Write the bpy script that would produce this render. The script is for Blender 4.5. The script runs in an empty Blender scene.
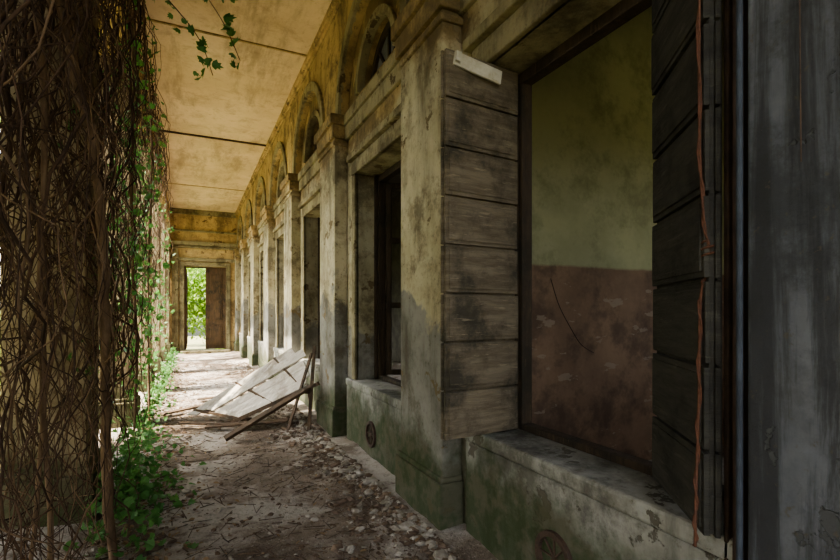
import bpy, math, random
from mathutils import Vector, noise, Matrix
random.seed(7)
R=random.random
U=random.uniform
scene=bpy.context.scene
CEIL=4.40; XP=1.29; XS=1.34; XW=1.42; XB=1.73
SILL=0.56; HEAD=2.55
YF=16.4
# ------------------------------------------------ node helpers
class T:
    def __init__(s,name):
        s.m=bpy.data.materials.new(name); s.m.use_nodes=True
        s.t=s.m.node_tree; s.t.nodes.clear()
        s.out=s.t.nodes.new('ShaderNodeOutputMaterial')
        g=s.t.nodes.new('ShaderNodeNewGeometry'); s.pos=g.outputs['Position']
        sp=s.t.nodes.new('ShaderNodeSeparateXYZ'); s.l(s.pos,sp.inputs[0]); s.X,s.Y,s.Z=sp.outputs
    def l(s,a,b): s.t.links.new(a,b)
    def put(s,v,i):
        if isinstance(v,bpy.types.NodeSocket): s.l(v,i)
        elif isinstance(v,(tuple,list)): i.default_value=tuple(v)+((1,) if len(v)==3 and i.type=='RGBA' else ())
        else: i.default_value=v
    def noise(s,scale,detail=5,rough=.6,dist=0,stretch=None):
        n=s.t.nodes.new('ShaderNodeTexNoise'); n.inputs['Scale'].default_value=scale
        n.inputs['Detail'].default_value=detail; n.inputs['Roughness'].default_value=rough; n.inputs['Distortion'].default_value=dist
        p=s.pos
        if stretch:
            v=s.t.nodes.new('ShaderNodeVectorMath'); v.operation='MULTIPLY'; s.l(p,v.inputs[0]); v.inputs[1].default_value=stretch; p=v.outputs[0]
        s.l(p,n.inputs['Vector']); return n.outputs[0]
    def rng(s,v,a,b,c=0,d=1):
        n=s.t.nodes.new('ShaderNodeMapRange'); n.interpolation_type='SMOOTHSTEP'
        s.put(v,n.inputs[0])
        for i,q in enumerate((a,b,c,d)): n.inputs[1+i].default_value=q
        return n.outputs[0]
    def math(s,op,a,b=0):
        n=s.t.nodes.new('ShaderNodeMath'); n.operation=op; s.put(a,n.inputs[0]); s.put(b,n.inputs[1]); return n.outputs[0]
    def mix(s,f,a,b,mode='MIX'):
        n=s.t.nodes.new('ShaderNodeMix'); n.data_type='RGBA'; n.blend_type=mode
        s.put(f,n.inputs[0]); s.put(a,n.inputs[6]); s.put(b,n.inputs[7]); return n.outputs[2]
    def bsdf(s,col,rough=.9,bump=None,bs=.3,bd=.01,spec=.2):
        b=s.t.nodes.new('ShaderNodeBsdfPrincipled'); s.put(col,b.inputs['Base Color']); s.put(rough,b.inputs['Roughness'])
        b.inputs['Specular IOR Level'].default_value=spec
        if bump is not None:
            k=s.t.nodes.new('ShaderNodeBump'); k.inputs['Strength'].default_value=bs; k.inputs['Distance'].default_value=bd
            s.l(bump,k.inputs['Height']); s.l(k.outputs[0],b.inputs['Normal'])
        s.l(b.outputs[0],s.out.inputs[0]); s.b=b; return b
def zmask(t,z,w,amp,sc=2.0):
    n=t.noise(sc,6,.65)
    zz=t.math('ADD',t.Z,t.math('MULTIPLY',t.math('SUBTRACT',n,.5),amp))
    return t.rng(zz,z-w,z+w,1,0)   # 1 below z
def plaster(name,ca,cb,stain,low=None,lowz=1.5,moss=True,ochre=None,grime=.75,streak=False):
    t=T(name)
    c=t.mix(t.rng(t.noise(1.3,6,.65),.35,.65),ca,cb)
    c=t.mix(t.rng(t.noise(6,8,.75),.46,.68,0,.65),c,stain)
    if ochre: 
        c=t.mix(zmask(t,2.85,.12,1.0,1.5),t.mix(t.rng(t.noise(3,8,.7),.38,.6),ochre,tuple(x*.42 for x in ochre)),c)
    if low:
        c2=t.mix(t.rng(t.noise(3,6,.7),.4,.65),low,tuple(x*.6 for x in low))
        c=t.mix(t.math('MULTIPLY',zmask(t,lowz,.05,1.8,1.3),.85),c,c2)
    c=t.mix(t.rng(t.noise(2.3,8,.72,.0,(1,1,.22)),.45,.68,0,grime),c,tuple(x*.3 for x in stain))   # vertical runs
    if streak:
        c=t.mix(t.rng(t.noise(4.5,8,.7,.2,(1.6,1.6,.12)),.48,.62,0,.8),c,(.03,.03,.03))
        c=t.mix(t.rng(t.noise(3.5,8,.72,.2,(1.2,1.2,.18)),.58,.68,0,.5),c,(.22,.225,.22))
    c=t.mix(t.rng(t.noise(1.7,8,.75),.50,.63,0,.65),c,tuple(x*.45 for x in stain))   # damp blotches
    fl=t.rng(t.noise(4.5,7,.62),.615,.63)
    c=t.mix(fl,c,tuple(x*.9 for x in stain))
    pk=t.rng(t.noise(24,6,.7),.6,.68,0,.55)
    c=t.mix(pk,c,(.09,.075,.05))
    if moss:
        c=t.mix(t.math('MULTIPLY',zmask(t,.45,.16,1.0,2.5),.88),c,t.mix(t.rng(t.noise(9),.4,.6),(.035,.05,.016),(.08,.078,.045)))
    h=t.math('ADD',t.noise(14,8,.7),t.math('MULTIPLY',fl,-.7))
    t.bsdf(c,.92,h,.7,.014)
    return t.m
M_pil=plaster('plaster_pilaster',(.54,.49,.345),(.39,.345,.22),(.19,.15,.085),low=(.21,.21,.195),lowz=1.35,ochre=(.44,.32,.16))
M_wall=plaster('plaster_wall',(.45,.415,.29),(.34,.305,.19),(.18,.14,.08),low=(.24,.235,.205),lowz=1.0,ochre=(.44,.32,.16))
M_up=plaster('plaster_upper',(.50,.37,.19),(.34,.245,.12),(.15,.11,.06),moss=False)
M_far=plaster('plaster_far',(.58,.43,.22),(.46,.33,.16),(.22,.15,.08),moss=False,grime=.6)
M_stone=plaster('stone_trim',(.34,.30,.19),(.26,.225,.13),(.13,.10,.055),moss=False)
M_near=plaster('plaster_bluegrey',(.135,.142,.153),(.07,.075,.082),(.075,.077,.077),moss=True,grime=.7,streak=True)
M_colu=plaster('plaster_column',(.46,.38,.25),(.34,.275,.17),(.20,.145,.085))
def ceiling_mat():
    t=T('ceiling_plaster')
    c=t.mix(t.rng(t.noise(.9,5,.6),.35,.65),(.68,.54,.365),(.56,.435,.28))
    c=t.mix(t.rng(t.noise(3.2,8,.75,.4),.48,.7,0,.6),c,(.36,.255,.155))
    c=t.mix(t.rng(t.noise(.7,7,.75,0,(3,.6,1)),.47,.68,0,.65),c,(.25,.185,.115))
    c=t.mix(t.rng(t.noise(12,8,.75),.55,.7,0,.4),c,(.25,.18,.11))
    t.bsdf(c,.95,t.noise(18,6,.7),.4,.01); return t.m
M_ceil=ceiling_mat()
def room_mat():
    t=T('room_two_tone_paint')
    up=t.mix(t.rng(t.noise(1.2,6,.65),.35,.65),(.54,.53,.31),(.42,.41,.24))
    up=t.mix(t.rng(t.noise(2.2,8,.75),.45,.68,0,.65),up,(.22,.215,.125))
    lo=t.mix(t.rng(t.noise(1.8,6,.65),.35,.65),(.36,.24,.155),(.25,.165,.11))
    lo=t.mix(t.rng(t.noise(2.2,8,.7),.46,.62,0,.75),lo,(.13,.09,.065))
    lo=t.mix(t.rng(t.noise(3.5,7,.6,0,(1,1,2.5)),.61,.635,0,.45),lo,(.48,.40,.30))
    c=t.mix(zmask(t,1.60,.014,.04,3),up,lo)
    t.bsdf(c,.85,t.noise(20,6,.7),.3,.006); return t.m
M_room=room_mat()
def simple(name,a,b,sc=4,rough=.9,bs=.3,stretch=None,spec=.2,metal=0):
    t=T(name); n=t.noise(sc,7,.7,0,stretch)
    t.bsdf(t.mix(t.rng(n,.32,.68),a,b),rough,t.noise(sc*3,6,.7,0,stretch),bs,.006,spec); t.b.inputs['Metallic'].default_value=metal
    return t.m
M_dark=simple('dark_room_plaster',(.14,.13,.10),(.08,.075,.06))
M_glass=simple('pale_lit_glass',(.20,.22,.23),(.11,.12,.125),5,.4,.2)  # opaque pane; its blue-grey colour stands in for the lit interior behind
def wood(name,a,b,st,grime=(.03,.028,.02)):
    t=T(name)
    c=t.mix(t.rng(t.noise(5,8,.75,.3,st),.3,.7),a,b)
    c=t.mix(t.rng(t.noise(3,7,.7),.47,.66,0,.8),c,grime)
    c=t.mix(t.rng(t.noise(9,7,.65,0,st),.6,.66,0,.35),c,tuple(min(1,x*2.0) for x in a))
    t.bsdf(c,.8,t.noise(14,8,.75,.2,st),.8,.007,.25); return t.m
M_shutL=wood('weathered_wood_brown',(.195,.16,.11),(.10,.08,.053),(.7,.7,6))
M_shutR=wood('weathered_wood_blackened',(.068,.064,.053),(.034,.033,.029),(.7,.7,6),(.015,.014,.013))
M_frame=wood('window_frame_wood',(.085,.06,.038),(.042,.032,.022),(5,5,.6))
M_door=wood('door_wood_dark',(.13,.08,.045),(.07,.048,.03),(5,5,.7))
M_white=wood('peeling_white_boards',(.52,.49,.43),(.36,.325,.265),(1,4,1),(.18,.15,.11))
M_stick=wood('broken_lath_wood',(.12,.08,.05),(.06,.042,.028),(1,4,1))
M_paper=simple('faded_label_board',(.52,.5,.42),(.36,.33,.25),8)
M_rust=simple('rusty_steel',(.10,.065,.046),(.05,.036,.028),12,.7,.5)
M_pole=simple('galvanised_pipe',(.05,.06,.075),(.028,.033,.042),10,.7,.4)
M_rope=simple('old_rope',(.14,.065,.04),(.08,.04,.028),40,.9,.8)
M_vine=simple('dry_vine_bark',(.11,.068,.042),(.038,.025,.017),6,.9,.6)
M_vine2=simple('pale_vine_bark',(.23,.155,.095),(.10,.066,.04),7,.9,.6,(3,3,.6))
M_rubble=simple('rubble_plaster',(.36,.33,.28),(.17,.145,.11),5,.95,.6)
M_brickr=simple('litter_brown',(.18,.13,.09),(.08,.057,.042),9,.95,.4)
def leafmat(name,a,b,tr):
    t=T(name)
    c=t.mix(t.rng(t.noise(3.5,3,.6),.35,.65),a,b)
    d=t.t.nodes.new('ShaderNodeBsdfPrincipled'); t.l(c,d.inputs['Base Color']); d.inputs['Roughness'].default_value=.5; d.inputs['Specular IOR Level'].default_value=.3
    q=t.t.nodes.new('ShaderNodeBsdfTranslucent'); t.l(t.mix(.5,c,tr),q.inputs[0])
    m=t.t.nodes.new('ShaderNodeMixShader'); m.inputs[0].default_value=.45
    t.l(d.outputs[0],m.inputs[1]); t.l(q.outputs[0],m.inputs[2]); t.l(m.outputs[0],t.out.inputs[0]); return t.m
M_ivy=leafmat('ivy_leaf',(.045,.13,.04),(.11,.23,.065),(.13,.3,.06))
M_fol=leafmat('foliage_leaf',(.14,.28,.04),(.28,.40,.08),(.42,.6,.1))
M_blocker=leafmat('blocker_leaf',(.07,.08,.03),(.12,.095,.045),(.14,.14,.045))
M_dryleaf=leafmat('dry_leaf',(.19,.12,.065),(.27,.19,.11),(.26,.17,.07))
def floor_mat():
    t=T('dusty_floor')
    c=t.mix(t.rng(t.noise(1.1,6,.65),.38,.62),(.28,.23,.18),(.14,.108,.08))
    c=t.mix(t.rng(t.noise(.9,6,.65,.4),.46,.56,0,.8),c,(.46,.42,.365))
    c=t.mix(t.rng(t.noise(7,7,.75),.50,.68,0,.65),c,(.095,.07,.05))
    c=t.mix(t.rng(t.noise(16,6,.75),.50,.7,0,.55),c,(.08,.058,.042))
    c=t.mix(t.rng(t.noise(40,4,.7),.58,.7,0,.6),c,(.48,.42,.35))
    t.bsdf(c,.9,t.math('ADD',t.noise(22,8,.75),t.noise(60,3,.7)),.95,.022); return t.m
M_floor=floor_mat()
M_ground=simple('garden_soil',(.24,.22,.12),(.17,.18,.08),1.5,.95,.6)
M_conc=simple('roof_concrete',(.3,.28,.25),(.2,.19,.17),3)
# ------------------------------------------------ mesh helpers
class MB:
    def __init__(s): s.v=[]; s.f=[]
    def box(s,x0,x1,y0,y1,z0,z1,M=None):
        b=len(s.v)
        for z in (z0,z1):
            for p in ((x0,y0,z),(x1,y0,z),(x1,y1,z),(x0,y1,z)):
                p=Vector(p); s.v.append(tuple(M@p if M else p))
        for f in ((0,3,2,1),(4,5,6,7),(0,1,5,4),(1,2,6,5),(2,3,7,6),(3,0,4,7)): s.f.append(tuple(b+i for i in f))
    def slab(s,c4,th):
        n=(c4[1]-c4[0]).cross(c4[3]-c4[0]).normalized()*th/2; b=len(s.v)
        for sg in (-1,1):
            for p in c4: s.v.append(tuple(p+n*sg))
        for f in ((0,3,2,1),(4,5,6,7),(0,1,5,4),(1,2,6,5),(2,3,7,6),(3,0,4,7)): s.f.append(tuple(b+i for i in f))
    def beam(s,a,b,w,h,roll=0):
        a=Vector(a); b=Vector(b); d=b-a; L=d.length
        q=d.to_track_quat('X','Z').to_matrix().to_4x4()
        s.box(0,L,-w/2,w/2,-h/2,h/2,Matrix.Translation(a)@q@Matrix.Rotation(roll,4,'X'))
    def arch(s,y0,y1,zs,r,zt,x0,x1,n=20):
        yc=(y0+y1)/2
        pts=[(yc-r*math.cos(math.pi*i/n),zs+r*math.sin(math.pi*i/n)) for i in range(n+1)]
        if yc-r>y0+1e-4: s.box(x0,x1,y0,yc-r,zs,zt); s.box(x0,x1,yc+r,y1,zs,zt)
        b=len(s.v)
        for (y,z) in pts:
            for (X,Z) in ((x0,z),(x1,z),(x0,zt),(x1,zt)): s.v.append((X,y,Z))
        for i in range(n):
            a=b+4*i; c=a+4
            s.f+= [(a,c,c+2,a+2),(a+1,a+3,c+3,c+1),(a,a+1,c+1,c),(a+2,c+2,c+3,a+3)]
    def ring(s,yc,zs,r0,r1,x0,x1,a0=0,a1=math.pi,n=24):
        b=len(s.v)
        for i in range(n+1):
            a=a0+(a1-a0)*i/n
            for (X,r) in ((x0,r0),(x1,r0),(x1,r1),(x0,r1)): s.v.append((X,yc-r*math.cos(a),zs+r*math.sin(a)))
        for i in range(n):
            a=b+4*i; c=a+4
            for k in range(4): s.f.append((a+k,c+k,c+(k+1)%4,a+(k+1)%4))
        s.f.append((b,b+1,b+2,b+3)); e=b+4*n; s.f.append((e+3,e+2,e+1,e))
    def obj(s,name,mat,bev=0,parent=None,smooth=False,bseg=2):
        me=bpy.data.meshes.new(name); me.from_pydata(s.v,[],s.f); me.update(); me.materials.append(mat)
        import bmesh
        if len(s.v)<60000:
            bm=bmesh.new(); bm.from_mesh(me)
            if name not in LEAFY: bmesh.ops.recalc_face_normals(bm,faces=bm.faces)
            bm.to_mesh(me); bm.free()
        o=bpy.data.objects.new(name,me); scene.collection.objects.link(o)
        if bev:
            m=o.modifiers.new('bevel','BEVEL'); m.width=bev; m.segments=bseg; m.limit_method='ANGLE'
        if smooth:
            for p in me.polygons: p.use_smooth=True
        if parent: o.parent=parent
        return o
LEAFY=set()
def empty(name):
    e=bpy.data.objects.new(name,None); scene.collection.objects.link(e); return e
# ------------------------------------------------ right wall
bays=[-1.5+2.25*i for i in range(8)]
wall=MB(); upper=MB(); trim=MB(); sills=MB(); moul=MB()
y_start=-2.2
wall.box(XW,XB,y_start,-1.5,0,CEIL)
openings=[]
for k,s in enumerate(bays):
    e=s+1.65
    nxt=s+2.25 if k<7 else YF
    if k==1: o0,o1=.87,2.16
    else: o0,o1=s+.22,s+1.34
    openings.append((o0,o1))
    wall.box(XW,XB,s,o0,SILL,HEAD); wall.box(XW,XB,o1,nxt,SILL,HEAD)
    wall.box(XW,XB,s,nxt,0,SILL)
    wall.box(XW,XB,s,nxt,HEAD,3.28)
    wall.box(XW,XB,e,nxt,3.28,CEIL)
    wall.arch(s,e,3.28,.44,CEIL,XW,XB)
    # spandrel layer, blind arch
    upper.arch(s,e,3.2,.78,CEIL,XS,XW)
    upper.box(XS,XW,e,nxt,3.2,CEIL)
    yc=(s+e)/2
    moul.ring(yc,3.2,.78,.88,XS-.03,XS+.02)
    moul.ring(yc,3.28,.43,.50,XW-.03,XW+.05)
    # impost band in the bay
    trim.box(XW-.05,XW+.02,s,e,3.10,3.20); trim.box(XW-.03,XW+.02,s,e,2.96,3.10)
    # sill / dado
    sills.box(XW-.05,XW+.28,s+.02 if k!=1 else .80,(e-.1),SILL-.02,SILL+.05)
    sills.box(XW-.04,XW+.02,s+.02,e-.1,0,SILL-.02)
    # window surround
    w=.09
    trim.box(XW-.025,XW+.02,o0-w,o0,SILL+.05,HEAD); trim.box(XW-.025,XW+.02,o1,o1+w,SILL+.05,HEAD)
    trim.box(XW-.03,XW+.02,o0-w,o1+w,HEAD,HEAD+.13); trim.box(XW-.07,XW+.02,o0-w-.03,o1+w+.03,HEAD+.13,HEAD+.19)
wall.obj('wall_right',M_wall)
upper.obj('wall_right_upper',M_up,.006)
moul.obj('trim_1',M_stone,.006)
trim.obj('trim_2',M_stone,.008)
so=sills.obj('trim_3',plaster('sill_concrete',(.33,.325,.29),(.23,.225,.19),(.13,.12,.095)),.014)
# pilasters
for k,s in enumerate(bays+[YF]):
    p=MB(); y0=s-.6 if k<8 else YF-.48; y1=s if k<8 else YF-.02
    p.box(XP,XW,y0,y1,0,3.2)
    p.box(XP-.03,XW,y0-.025,y1+.025,0,.28); p.box(XP-.018,XW,y0-.015,y1+.015,.28,.31)
    p.box(XP-.02,XW,y0-.02,y1+.02,2.90,2.94)
    p.box(XP-.03,XW,y0-.03,y1+.03,2.97,3.10); p.box(XP-.055,XW,y0-.05,y1+.05,3.10,3.20)
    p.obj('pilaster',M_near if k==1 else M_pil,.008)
# far wall with doorway
fw=MB(); dx0,dx1,dz=-.16,1.03,2.66
fw.box(-1.2,dx0,YF,YF+.35,0,CEIL); fw.box(dx1,XB,YF,YF+.35,0,CEIL); fw.box(dx0,dx1,YF,YF+.35,dz,CEIL)
fw.obj('wall_back',M_far)
ft=MB()
for z,h,d in ((2.82,.10,.06),(3.22,.06,.05),(3.30,.12,.12),(3.72,.06,.05),(4.25,.15,.10)): ft.box(-.95,XS,YF-d,YF+.01,z,z+h)
ft.box(dx0-.13,dx0,YF-.05,YF+.01,0,dz+.13); ft.box(dx1,dx1+.13,YF-.05,YF+.01,0,dz+.13); ft.box(dx0,dx1,YF-.05,YF+.01,dz,dz+.13)
ft.box(-.5,-.32,YF-.1,YF,0,3.2)
ft.obj('trim_4',M_stone,.008)
st=MB(); st.box(dx0-.1,dx1+.1,YF-.5,YF-.01,0,.08); st.obj('door_step',M_stone,.01)
# far door : right leaf closed, left leaf swung outside
D=empty('door_1')
def leaf(name,M):
    b=MB(); W=.58; H=2.62
    b.box(0,W,-.02,.02,.09,H,M)
    for (a,c) in ((.2,.85),(1.0,1.65),(1.8,2.45)):
        b.box(.09,W-.09,-.045,-.015,a,c,M); b.box(.14,W-.14,-.06,-.02,a+.05,c-.05,M)
    b.box(0,.07,-.035,.02,.09,H,M); b.box(W-.07,W,-.035,.02,.09,H,M)
    b.obj(name,M_door,.006,D)
leaf('leaf_closed',Matrix.Translation((dx1-.59,YF+.12,0)))
leaf('leaf_open',Matrix.Translation((dx0+.02,YF+.16,0))@Matrix.Rotation(math.radians(88),4,'Z'))
fb=MB(); fb.box(dx0,dx0+.04,YF+.08,YF+.16,.08,dz); fb.box(dx1-.04,dx1,YF+.08,YF+.16,.08,dz); fb.box(dx0,dx1,YF+.08,YF+.16,dz-.04,dz); fb.obj('frame',M_door,.004,D)
# ceiling, roof
c=MB(); c.box(-.95,XB,y_start,YF+.35,CEIL,CEIL+.12); c.obj('ceiling',M_ceil)
c=MB(); c.box(-1.1,5.4,y_start-.2,YF+.8,CEIL+.13,CEIL+.25); c.obj('roof_slab',M_conc)
cp=MB()
cp.box(-.55,XS,9.4,9.43,CEIL-.03,CEIL)
cp.obj('ceiling_conduit',M_rust)
cp=MB(); cp.box(-.55,XS,5.9,5.93,CEIL-.012,CEIL); cp.box(-.55,XS,13.2,13.23,CEIL-.012,CEIL); cp.obj('trim_6',M_up)
cm=MB(); cm.box(XS-.05,XS,y_start,YF,CEIL-.07,CEIL); cm.box(XS-.025,XS,y_start,YF,CEIL-.13,CEIL-.07); cm.obj('trim_5',M_up,.01)
# left colonnade
PF=[-1.6,.7,3.4,5.9,8.4,10.9,13.4,15.95]
for f in PF:
    p=MB(); p.box(-.95,-.55,f,f+.42,0,3.9); p.box(-.99,-.51,f-.04,f+.46,0,.3); p.box(-.97,-.53,f-.02,f+.44,.3,.34)
    p.box(-.98,-.52,f-.03,f+.45,3.7,3.9); p.obj('pillar',M_colu,.012)
lw=MB(); lw.box(-.95,-.55,y_start,YF,3.9,CEIL); lw.obj('wall_left',M_far)
# ------------------------------------------------ rooms behind
def shell(x0,x1,y0,y1,mat,wall_gap=None,h=4.2):
    b=MB()
    b.box(x0,x1,y1,y1+.1,0,h); b.box(x0,x1,y0-.1,y0,0,h)
    if wall_gap:
        a,c_,z0,z1=wall_gap
        b.box(x1,x1+.15,y0-.1,a,0,h); b.box(x1,x1+.15,c_,y1+.1,0,h); b.box(x1,x1+.15,a,c_,0,z0); b.box(x1,x1+.15,a,c_,z1,h)
    else: b.box(x1,x1+.15,y0-.1,y1+.1,0,h)
    return b
shell(XB,4.7,-2.1,2.82,M_room,(.5,1.9,1.2,2.8)).obj('wall_room_near',M_room)  # unseen opening added in the outer wall to let sky light in
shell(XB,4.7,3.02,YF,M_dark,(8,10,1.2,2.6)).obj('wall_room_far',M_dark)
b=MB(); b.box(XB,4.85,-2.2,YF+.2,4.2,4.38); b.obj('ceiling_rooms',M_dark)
b=MB(); b.box(XB,4.85,-2.2,YF+.2,-.1,0.0); b.obj('floor_rooms',M_floor)
curve_cable=[(2.42,2.80,1.50),(2.50,2.80,1.30),(2.62,2.80,1.12),(2.72,2.80,1.0),(2.85,2.80,.93)]
# ------------------------------------------------ windows
for k,(o0,o1) in enumerate(openings):
    W=empty('window_%d'%(k+1)); fr=MB(); x0,x1=1.62,1.69; z0=SILL+.05; z1=HEAD
    fr.box(x0,x1,o0,o0+.055,z0,z1); fr.box(x0,x1,o1-.055,o1,z0,z1); fr.box(x0,x1,o0+.055,o1-.055,z1-.06,z1); fr.box(x0,x1,o0+.055,o1-.055,z0,z0+.035)
    fr.box(x0-.03,x0,o0,o0+.03,z0,z1); fr.box(x0-.03,x0,o1-.03,o1,z0,z1)
    fr.obj('frame',M_frame,.005,W)
    if k!=1:
        sa=MB(); Mx=Matrix.Translation((1.69,o1-.06,0))@Matrix.Rotation(math.radians(70 if k%2 else 62),4,'Z')
        L=.48
        def bx(a,b_,c_,d): sa.box(0,.035,-b_,-a,c_,d,Mx)
        bx(0,.05,z0+.04,z1-.07); bx(L-.05,L,z0+.04,z1-.07)
        for zz in (z0+.04,z0+.68,z0+1.3,z1-.12): bx(.05,L-.05,zz,zz+.05)
        sa.obj('sash',M_frame,.004,W)
    # lunette: arched frame with bars
    s=bays[k]; yc=s+.825; lu=MB()
    lu.ring(yc,3.29,.37,.435,1.52,1.57); lu.box(1.52,1.57,yc-.435,yc+.435,3.28,3.33)
    lu.box(1.53,1.56,yc-.015,yc+.015,3.33,3.67)
    for a in (50,130): lu.beam((1.545,yc,3.3),(1.545,yc-.38*math.cos(math.radians(a)),3.3+.38*math.sin(math.radians(a))),.025,.025)
    lu.obj('lunette_bars',M_frame,0,W)
    gl=MB(); gl.ring(yc,3.30,.0,.40,1.55,1.555); gl.obj('lunette_glass',M_glass,0,W)
# shutters
def shutter(hx,hz0,length,angle,hy,mat,name,flip=1,nb=8):
    M=Matrix.Translation((hx,hy,0))@Matrix.Rotation(angle,4,'Z')
    b=MB(); z0,z1=.62,2.54; L=length; H=(z1-z0)/nb
    b.box(0.01,L-.01,-.008,.008,z0+.01,z1-.01,M)
    for i in range(nb):
        a=z0+i*H+.004; c_=z0+(i+1)*H-.004
        j=U(-.003,.003)
        b.box(.0+U(0,.007),L-U(0,.006),-.022+j,-.006,a+U(0,.004),c_-U(0,.004),M)
        b.box(.02,L-.02,-.028+j,-.02,a+.02,c_-.02,M)
        b.box(.0,L,.006,.02,a,c_,M)
    b.box(.03,.09,.02,.035,z0,z1,M); b.box(L-.09,L-.03,.02,.035,z0,z1,M)
    o=b.obj(name,mat,.007)
    return o
shutter(1.115,0,.475,math.atan2(.05,.475),2.07,M_shutL,'wooden_shutter')
o=shutter(1.60,0,.50,math.atan2(.81-1.22,1.27-1.57),1.25,M_shutR,'wooden_shutter')
# pale label board nailed on left shutter
b=MB(); Mx=Matrix.Translation((1.30,2.048,2.47))@Matrix.Rotation(math.radians(9),4,'Y'); b.box(-.14,.14,-.014,0,-.035,.035,Mx); b.box(-.14,-.11,-.03,-.014,-.02,.03,Mx); b.box(.08,.12,-.02,-.014,-.03,.03,Mx)
b.obj('wooden_label_board',M_paper,.004)
b=MB(); b.box(1.36,1.40,.80,.83,.0,3.1); b.box(1.37,1.395,.845,.86,.0,2.6); b.obj('steel_jamb_bar',M_rust,.004)
def curve(name,splines,mat,res=2,caps=True,parent=None):
    cu=bpy.data.curves.new(name,'CURVE'); cu.dimensions='3D'; cu.bevel_depth=1; cu.bevel_resolution=res; cu.use_fill_caps=caps; cu.resolution_u=3
    for pts,r in splines:
        sp=cu.splines.new('POLY'); sp.points.add(len(pts)-1)
        n=len(pts)
        for i,p in enumerate(pts):
            sp.points[i].co=(p[0],p[1],p[2],1); sp.points[i].radius=r[i] if isinstance(r,list) else r
        sp.use_smooth=True
    cu.materials.append(mat); o=bpy.data.objects.new(name,cu); scene.collection.objects.link(o)
    dg=bpy.context.evaluated_depsgraph_get(); me=bpy.data.meshes.new_from_object(o.evaluated_get(dg)); me.name=name
    bpy.data.objects.remove(o); o=bpy.data.objects.new(name,me); scene.collection.objects.link(o)
    if parent:o.parent=parent
    return o
def smooth(pts,n=8):
    out=[]; P=[Vector(p) for p in pts]
    for i in range(len(P)-1):
        p0=P[max(i-1,0)];p1=P[i];p2=P[i+1];p3=P[min(i+2,len(P)-1)]
        for j in range(n):
            t=j/n; out.append(.5*((2*p1)+(-p0+p2)*t+(2*p0-5*p1+4*p2-p3)*t*t+(-p0+3*p1-3*p2+p3)*t**3))
    out.append(P[-1]); return out
curve('hanging_cable',[(smooth(curve_cable),.003)],M_rust,1)
curve('vertical_pipe',[([(1.272,.757,.33),(1.272,.757,1.5),(1.272,.757,2.88)],.008)],M_pole,3)
rp=smooth([(1.27,.845,3.1),(1.275,.865,2.3),(1.285,.872,1.7),(1.30,.86,1.42),(1.315,.872,1.36),(1.295,.877,1.28),(1.285,.875,1.0),(1.27,.873,.75),(1.262,.870,.60)])
rp2=[Vector(p)+Vector((.006*math.cos(i*1.3),.006*math.sin(i*1.3),0)) for i,p in enumerate(rp)]
kn=[(Vector((1.305,.862,1.40))+Vector((.014*math.cos(a_),.014*math.sin(a_),.003*a_))) for a_ in [j*.7 for j in range(24)]]
curve('hanging_rope',[(rp,.0040),(rp2,.003),(kn,.0035)],M_rope,2)
curve('wall_wire',[(smooth([(1.283,.625,3.2),(1.283,.628,2.2),(1.284,.625,1.6)]),.0015)],M_rust,1)
# round vents
for k in (1,2,3):
    yc=bays[k]+.825 if k!=1 else 1.57
    v=MB(); zc=.22
    v.ring(yc,zc,.085,.11,XW-.060,XW-.038,0,2*math.pi,28)
    for a_ in range(4): v.beam((XW-.045,yc-.09*math.cos(a_*math.pi/4),zc-.09*math.sin(a_*math.pi/4)),(XW-.045,yc+.09*math.cos(a_*math.pi/4),zc+.09*math.sin(a_*math.pi/4)),.010,.008)
    v.obj('round_vent',M_rust,.003)
# ------------------------------------------------ floor
nx,ny=62,420; b=MB()
for j in range(ny+1):
    y=y_start+(YF-y_start)*j/ny
    for i in range(nx+1):
        x=-.95+(XW+.02+.95)*i/nx
        e=max(0,(x-.85))*.09+max(0,(-.15-x))*.12
        z=.02*noise.noise((x*1.7,y*1.7,0))+.012*noise.noise((x*6,y*6,3))+.006*noise.noise((x*17,y*17,5))+e*(.6+.6*noise.noise((x*2,y*2,8)))
        b.v.append((x,y,z))
for j in range(ny):
    for i in range(nx):
        a_=j*(nx+1)+i; b.f.append((a_,a_+1,a_+nx+2,a_+nx+1))
b.obj('floor',M_floor,smooth=True)
b=MB(); b.box(-14,12,-10,30,-.25,-.12); b.obj('ground_garden',M_ground)
b=MB(); b.box(-.97,XB,y_start,YF+.4,-.3,-.06); b.obj('floor_slab',M_conc)
def stone(mb,c,r,flat=.6):
    n0=len(mb.v); t=(1+5**.5)/2
    V=[(-1,t,0),(1,t,0),(-1,-t,0),(1,-t,0),(0,-1,t),(0,1,t),(0,-1,-t),(0,1,-t),(t,0,-1),(t,0,1),(-t,0,-1),(-t,0,1)]
    F=[(0,11,5),(0,5,1),(0,1,7),(0,7,10),(0,10,11),(1,5,9),(5,11,4),(11,10,2),(10,7,6),(7,1,8),(3,9,4),(3,4,2),(3,2,6),(3,6,8),(3,8,9),(4,9,5),(2,4,11),(6,2,10),(8,6,7),(9,8,1)]
    sx,sy,sz=U(.6,1.2),U(.6,1.2),U(.4,.9)*flat; M=Matrix.Rotation(U(0,6),3,'Z')@Matrix.Rotation(U(-.4,.4),3,'X')
    for p in V:
        q=Vector(p).normalized()*U(.75,1.1); q=M@Vector((q.x*sx,q.y*sy,q.z*sz)); mb.v.append((c[0]+q.x*r,c[1]+q.y*r,c[2]+q.z*r))
    for f in F: mb.f.append(tuple(n0+i for i in f))
def fz(x,y):
    e=max(0,(x-.85))*.09+max(0,(-.15-x))*.12
    return .02*noise.noise((x*1.7,y*1.7,0))+.012*noise.noise((x*6,y*6,3))+e*(.6+.6*noise.noise((x*2,y*2,8)))
rub=MB(); rub2=MB()
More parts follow.
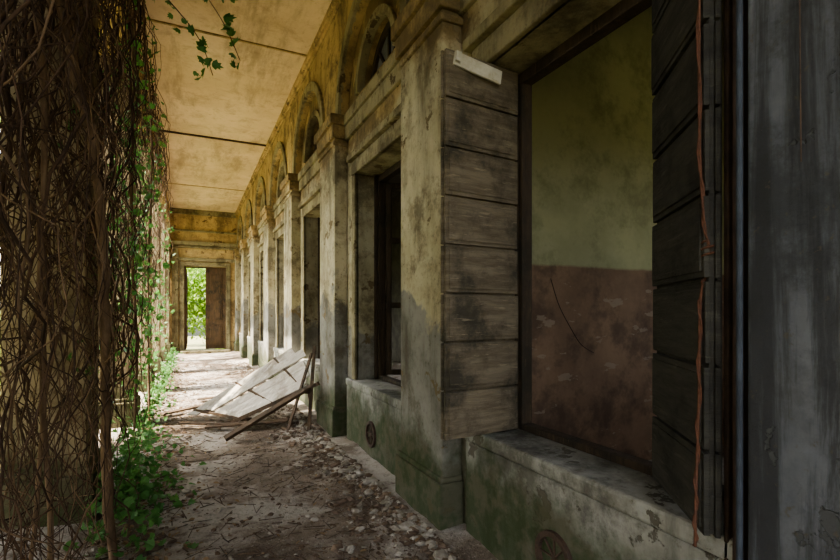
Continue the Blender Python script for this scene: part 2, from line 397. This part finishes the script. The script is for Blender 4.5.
for i in range(17000):
    y=1.3+ (R()**1.6)*11
    u=R(); sc=1
    if u<.42: x=1.28-abs(random.gauss(0,.24))
    elif u<.62: x=-.5+abs(random.gauss(0,.22))
    else: x=U(-.5,1.25); sc=.55
    if x>1.22: x=1.22-R()*.1
    x=max(-.47,x)
    r=min(.045,.004+random.expovariate(1/.0085))*sc
    (stone)(rub if R()<.40 else rub2,(x,y,fz(x,y)+r*.2),r)
for i in range(70):
    y=U(1.3,7); x=1.2-abs(random.gauss(0,.1)); r=U(.025,.055); stone(rub,(x,y,fz(x,y)+r*.25),r,.7)
rub.obj('rubble',M_rubble); rub2.obj('brick_rubble',M_brickr)
tw=MB()
for i in range(1700):
    y=1.2+(R()**1.5)*12; x=U(-.45,1.1); a_=U(0,6.28); L=U(.03,.15); z=fz(x,y)+.008
    tw.beam((x,y,z),(max(-.5,min(1.24,x+L*math.cos(a_))),y+L*math.sin(a_),z+U(0,.02)),U(.002,.006),U(.002,.005))
tw.obj('fallen_twigs',M_stick)
# ------------------------------------------------ broken boards
A=Vector((-.05,6.2,.05)); B=Vector((.45,5.6,.07)); C=Vector((1.2,5.05,.50)); Dd=Vector((1.12,5.75,.86))
pb=MB(); n=5
for i in range(n):
    t0=i/n+.008; t1=(i+1)/n-.008
    a0=A.lerp(B,t0); a1=A.lerp(B,t1); d0=Dd.lerp(C,t0); d1=Dd.lerp(C,t1)
    e0=U(0,.10); e1=U(-.14,.05); off=Vector((0,0,U(-.014,.014)))
    pb.slab([a0+(d0-a0)*e0+off,a1+(d1-a1)*(e0+U(-.05,.05))+off,d1+(d1-a1)*(e1+U(-.07,.05))+off,d0+(d0-a0)*e1+off],.02)
PP=empty('collapsed_board_panel')
pb.obj('boards',M_white,.003,PP)
pc=MB()
for t in (.12,.5,.85):
    p=A.lerp(Dd,t)+Vector((-.03,.03,-.035)); q=B.lerp(C,t)+Vector((.04,-.06,-.035)); pc.beam(p,q,.07,.03)
pc.beam(B+Vector((-.05,-.02,-.02)),C+Vector((.02,-.04,.0)),.05,.04)
pc.obj('battens',M_stick,.003,PP)
ls=MB()
ls.beam((.30,4.93,.04),(1.12,5.0,.47),.06,.035,.4)
ls.beam((.15,5.5,.05),(.95,5.25,.09),.09,.02,.1)
ls.beam((.9,4.98,.05),(1.2,5.25,.80),.03,.02)
ls.beam((1.08,4.85,.06),(1.22,5.2,.88),.035,.018)
ls.beam((-.3,6.4,.05),(.5,6.9,.08),.09,.02)
ls.beam((.65,6.1,.04),(1.2,6.35,.62),.06,.03)
ls.beam((-.1,5.75,.06),(.6,5.3,.07),.06,.02)
ls.beam((.1,7.3,.05),(.8,7.1,.10),.10,.02)
ls.obj('broken_laths',M_stick,.003)
# ------------------------------------------------ vines
def vine(x,y,z0,z1,wob=1,drift=(0,0),lim=-.32):
    pts=[]; p=Vector((x,y,z0)); v=Vector((drift[0],drift[1],-1))
    step=U(.08,.12); zmax=z0+.1
    while p.z>z1 and len(pts)<64:
        pts.append(p.copy())
        v=v+Vector((random.gauss(0,.17*wob),random.gauss(0,.21*wob),random.gauss(0,.10*wob)))
        v=Vector((v.x*.86,v.y*.86,-1+ (v.z+1)*.82))
        p=p+v.normalized()*step
        if p.x>lim: v.x-=.35
        if p.x>-.27: p.x=-.27-R()*.02
        if p.x<-1.3: v.x+=.3
        if p.z>4.36: p.z=4.36
    return pts
sp=[];sp2=[]
def addv(l,pts,r):
    if len(pts)>3:
        n=len(pts); l.append((pts,[r*(1-.55*i/n) for i in range(n)]))
for i in range(350):
    u=R(); y=U(1.5,2.7) if u<.68 else (U(2.7,3.2) if u<.84 else U(3.2,4.6)); x=-.46-abs(random.gauss(0,.26)); 
    addv(sp if R()<.8 else sp2,vine(x,y,U(2.2,4.4) if R()<.4 else 4.36,U(0,1.6) if R()<.5 else .05,U(.7,2.6)),U(.0016,.0048) if R()<.88 else U(.006,.010))
for i in range(110):
    y=U(4.8,10.5); x=-.42-abs(random.gauss(0,.14))
    addv(sp if R()<.7 else sp2,vine(x,y,4.36,U(.6,3.2),U(.7,2)),U(.0025,.006))
for i in range(300):
    y=U(1.7,2.8) if R()<.75 else U(2.8,6.0); x=U(-.95,-.40); z=U(.3,4.2); p=Vector((x,y,z)); v=Vector((random.gauss(0,.3),random.choice((-1,1)),random.gauss(0,.7))).normalized(); pts=[]
    ax=Vector((random.gauss(1,.4),random.gauss(0,.4),random.gauss(0,.4))).normalized(); k_=U(-.35,.35)
    for j in range(random.randint(10,24)):
        pts.append(p.copy()); v=(v+ax.cross(v)*k_+Vector((random.gauss(0,.16),random.gauss(0,.16),random.gauss(-.04,.16)))).normalized(); p=p+v*.065
        p.x=min(p.x,-.34); p.z=min(4.36,max(p.z,.05)); p.y=max(p.y,1.35)
    addv(sp if R()<.8 else sp2,pts,U(.0016,.0045))
VV=empty('hanging_vines')
curve('vine_stems_dark',sp,M_vine,1,False,VV); curve('vine_stems_pale',sp2,M_vine2,1,False,VV)
TR=empty('vine_trunk')
tr=[]
def trunk(p,r):
    q=smooth(p,7); q=[v+Vector((random.gauss(0,.004),random.gauss(0,.004),0)) for v in q]; tr.append((q,[r*(1+.15*math.sin(i*.7)) for i in range(len(q))]))
trunk([(-.52,2.05,4.3),(-.49,2.2,3.2),(-.46,2.33,2.5),(-.38,2.42,2.0),(-.345,2.5,1.5),(-.35,2.62,.8),(-.345,2.8,0)],.021)
trunk([(-.5,2.0,3.85),(-.52,2.1,3.0),(-.50,2.25,2.0),(-.52,2.3,1.2),(-.5,2.4,0)],.012)
trunk([(-.55,2.3,.3),(-.5,2.4,1.1),(-.45,2.6,1.15),(-.42,3.1,1.05),(-.45,3.9,1.5)],.008)
trunk([(-.46,4.2,4.35),(-.4,4.3,3.2),(-.43,4.5,2.0),(-.4,4.6,.9),(-.44,4.7,0)],.011)
trunk([(-.44,5.6,4.35),(-.36,5.7,3.0),(-.4,5.8,1.6),(-.38,5.75,0)],.012)
curve('stem',tr,M_vine2,3,True,TR)
# ------------------------------------------------ leaves
IVY=[(0,-.5),(.28,-.42),(.5,-.12),(.27,.02),(.33,.33),(.12,.25),(0,.62),(-.12,.25),(-.33,.33),(-.27,.02),(-.5,-.12),(-.28,-.42)]
OV=[(0,-.5),(.25,-.15),(.22,.2),(0,.6),(-.22,.2),(-.25,-.15)]
def addleaf(mb,c,s,shape,up=.0):
    n=Vector((random.gauss(0,1),random.gauss(0,1),random.gauss(up,1))).normalized()
    q=n.to_track_quat('Z','Y').to_matrix()@Matrix.Rotation(U(0,6.28),3,'Z')
    b0=len(mb.v); c=Vector(c)
    for (x,y) in shape: mb.v.append(tuple(c+q@Vector((x*s,y*s,abs(x)*s*.35))))
    h=len(shape)//2
    mb.f.append(tuple(b0+i for i in range(0,h+1))); mb.f.append(tuple([b0+h]+[b0+i for i in range(h+1,len(shape))]+[b0]))
for nm in ('ivy_leaves','ivy_ground_cover','blocker_leaves','foliage_leaves','leaf_litter','leaves'): LEAFY.add(nm)
iv=MB(); st2=[]
for i in range(120):     # ivy strands climbing and hanging
    if i<88: y=U(3.6,6.6); x=U(-.52,-.38); z0=U(1.0,4.3)
    else: y=U(6,11); x=U(-.5,-.32); z0=U(1.,4.0)
    L=vine(x,y,z0,max(.1,z0-U(.6,1.9)),1.4)
    if len(L)<4: continue
    addv(st2,L,.003)
    for p in L:
        for q in range(2 if R()<.5 else 1):
            if R()<.48: addleaf(iv,p+Vector((random.gauss(0,.03),random.gauss(0,.03),random.gauss(0,.03))),U(.03,.075),IVY,.2)
# strands reaching into the corridor near the top of view
for pts in ([(-.45,2.35,3.1),(-.25,2.4,2.95),(-.02,2.5,2.85),(.14,2.6,2.72),(.235,2.66,2.56)],[(-.45,2.4,2.8),(-.25,2.45,2.8),(-.08,2.5,2.68),(.04,2.52,2.55),(.10,2.54,2.40)],[(-.3,2.3,3.4),(-.05,2.4,3.2),(.1,2.5,3.02),(.2,2.56,2.85)]):
    q=smooth(pts,5); addv(st2,q,.0035)
    for p in q[3:]:
        for _ in range(2):
            if R()<.7: addleaf(iv,p+Vector((random.gauss(0,.03),random.gauss(0,.03),random.gauss(-.02,.035))),U(.03,.065),IVY)
IV=empty('hanging_ivy')
iv.obj('leaves',M_ivy,0,IV); curve('stems',st2,M_vine,1,False,IV)
g=MB()
for i in range(560):
    y=random.gauss(3.8,.65); x=-.47+abs(random.gauss(0,.17)); h=max(0,.30-abs(x+.45)*.8)
    addleaf(g,(x,y,fz(x,y)+.02+U(0,1)*h),U(.035,.07),IVY,1.2)
for i in range(1000):
    y=U(5,15); x=-.47+abs(random.gauss(0,.10)); addleaf(g,(x,y,fz(x,y)+.02+U(0,.25)),U(.03,.06),IVY,1)
g.obj('ivy_ground_cover',M_ivy)
g=MB()
for i in range(2300):
    y=1.4+R()**1.2*13; x=U(-.5,1.22) if R()<.35 else -.47+abs(random.gauss(0,.3)); addleaf(g,(max(-.47,min(x,1.2)),y,fz(x,y)+.018),U(.02,.042),OV,4)
g.obj('leaf_litter',M_dryleaf)
def cloud(name,parts,mat,shape=OV):
    g=MB()
    for (cx,cy,cz,rx,ry,rz,n,s) in parts:
        for i in range(n):
            d=Vector((random.gauss(0,1),random.gauss(0,1),random.gauss(0,1))).normalized()*(R()**.45)
            z=cz+d.z*rz
            if z<-.08: z=-.08+R()*.3
            addleaf(g,(cx+d.x*rx,cy+d.y*ry,z),s*U(.6,1.3),shape,.5)
    return g.obj(name,mat)
H=empty('sun_blocker_hedge')  # added leaf mass outside, keeps sun off the near bays
pp=[]
for i in range(14): pp.append((-2.7+U(-.3,.3),-1.9+i*.53,U(.8,2.6),.8,.7,1.2,1300,.14))
for zc in (4.4,5.7,6.7):  # tall upper rows added only to stop sun leaking over the top
    for i in range(13): pp.append((-2.9+U(-.2,.2),-2.2+i*.6,zc+U(-.2,.2),.9,.75,.95,1100,.17))
o=cloud('blocker_leaves',pp,M_blocker); o.parent=H
bs=[]
for i in range(60):
    x=-2.6+U(-.5,.4); y=U(-1.8,5.4); addv(bs,[Vector((x+random.gauss(0,.03)*j,y+random.gauss(0,.04)*j,-.1+.42*j)) for j in range(15)],U(.01,.03))
curve('blocker_branches',bs,M_vine,1,False,H)
F=empty('garden_shrubs')
pp=[]
for i in range(9): pp.append((U(-4.8,-3.6),7.5+i*1.2,U(.2,.7),1.0,1.0,.8,800,.14))
for i in range(7): pp.append((U(-2.1,-1.7),8+i*1.3,U(.1,.3),.4,.6,.45,350,.08))
for i in range(10): pp.append((-2+i*.5,18.3+U(0,1.0),U(.3,2.8),.9,.7,1.2,1500,.13))
o=cloud('leaves',pp,M_fol); o.parent=F
TT=empty('garden_tree')
pp=[]
for i in range(9): pp.append((U(-10,-8.5),U(4,17),U(3.6,5.5),1.2,1.2,1.0,450,.17))
for i in range(8): pp.append((U(-3,4),21+U(0,2),U(2,6),1.5,1.2,1.5,900,.17))
# light spray of branches, added to dapple the sun in the far bays
for i in range(7): pp.append((U(-3.6,-3.0),7.4+i*1.4,U(4.8,6.2),.7,.8,.5,220,.15))
o=cloud('leaves',pp,M_fol); o.parent=TT
ts=[]
for (x,y) in ((-9,6),(-9.2,11),(-9.1,15.5),(-1,22),(2,22.5),(-3.6,9),(-3.6,14)):
    ts.append(([(x,y,-.1),(x+.1,y,1.5),(x-.1,y+.1,3),(x+.2,y,4.6)],[.13,.11,.09,.05]))
    for j in range(5):
        a_=U(0,6.28); ts.append(([(x-.1,y+.1,2.8+j*.2),(x+.9*math.cos(a_),y+.9*math.sin(a_),3.8+j*.2),(x+1.6*math.cos(a_),y+1.6*math.sin(a_),4.6+j*.2)],[.06,.04,.015]))
curve('trunks',ts,M_vine,3,True,TT)
# ------------------------------------------------ light
w=bpy.data.worlds.new('World'); scene.world=w; w.use_nodes=True; nt=w.node_tree
sky=nt.nodes.new('ShaderNodeTexSky'); sky.sky_type='NISHITA'; sky.sun_disc=False; sky.sun_elevation=math.radians(52); sky.sun_rotation=math.radians(270); sky.air_density=1.0; sky.dust_density=4
hs=nt.nodes.new('ShaderNodeHueSaturation'); hs.inputs['Saturation'].default_value=.35
nt.links.new(sky.outputs[0],hs.inputs['Color'])
nt.links.new(hs.outputs[0],nt.nodes['Background'].inputs[0]); nt.nodes['Background'].inputs[1].default_value=1.1
sl=bpy.data.lights.new('sun','SUN'); sl.energy=30; sl.angle=math.radians(1.0); sl.color=(1,.88,.72)
so=bpy.data.objects.new('sun',sl); scene.collection.objects.link(so); so.rotation_euler=Vector((1,.05,-1.35)).to_track_quat('-Z','Y').to_euler(); so.location=(-8,4,9)
scene.view_settings.exposure=.3
scene.view_settings.look='AgX - Medium High Contrast'
# ------------------------------------------------ camera
cd=bpy.data.cameras.new('camera'); cd.sensor_width=36; cd.lens=480/840*36; cd.shift_y=32/840; cd.clip_start=.02; cd.clip_end=200
co=bpy.data.objects.new('camera',cd); scene.collection.objects.link(co); co.location=(0,0,1.25); co.rotation_euler=(math.radians(90),0,-math.radians(25.6)); scene.camera=co
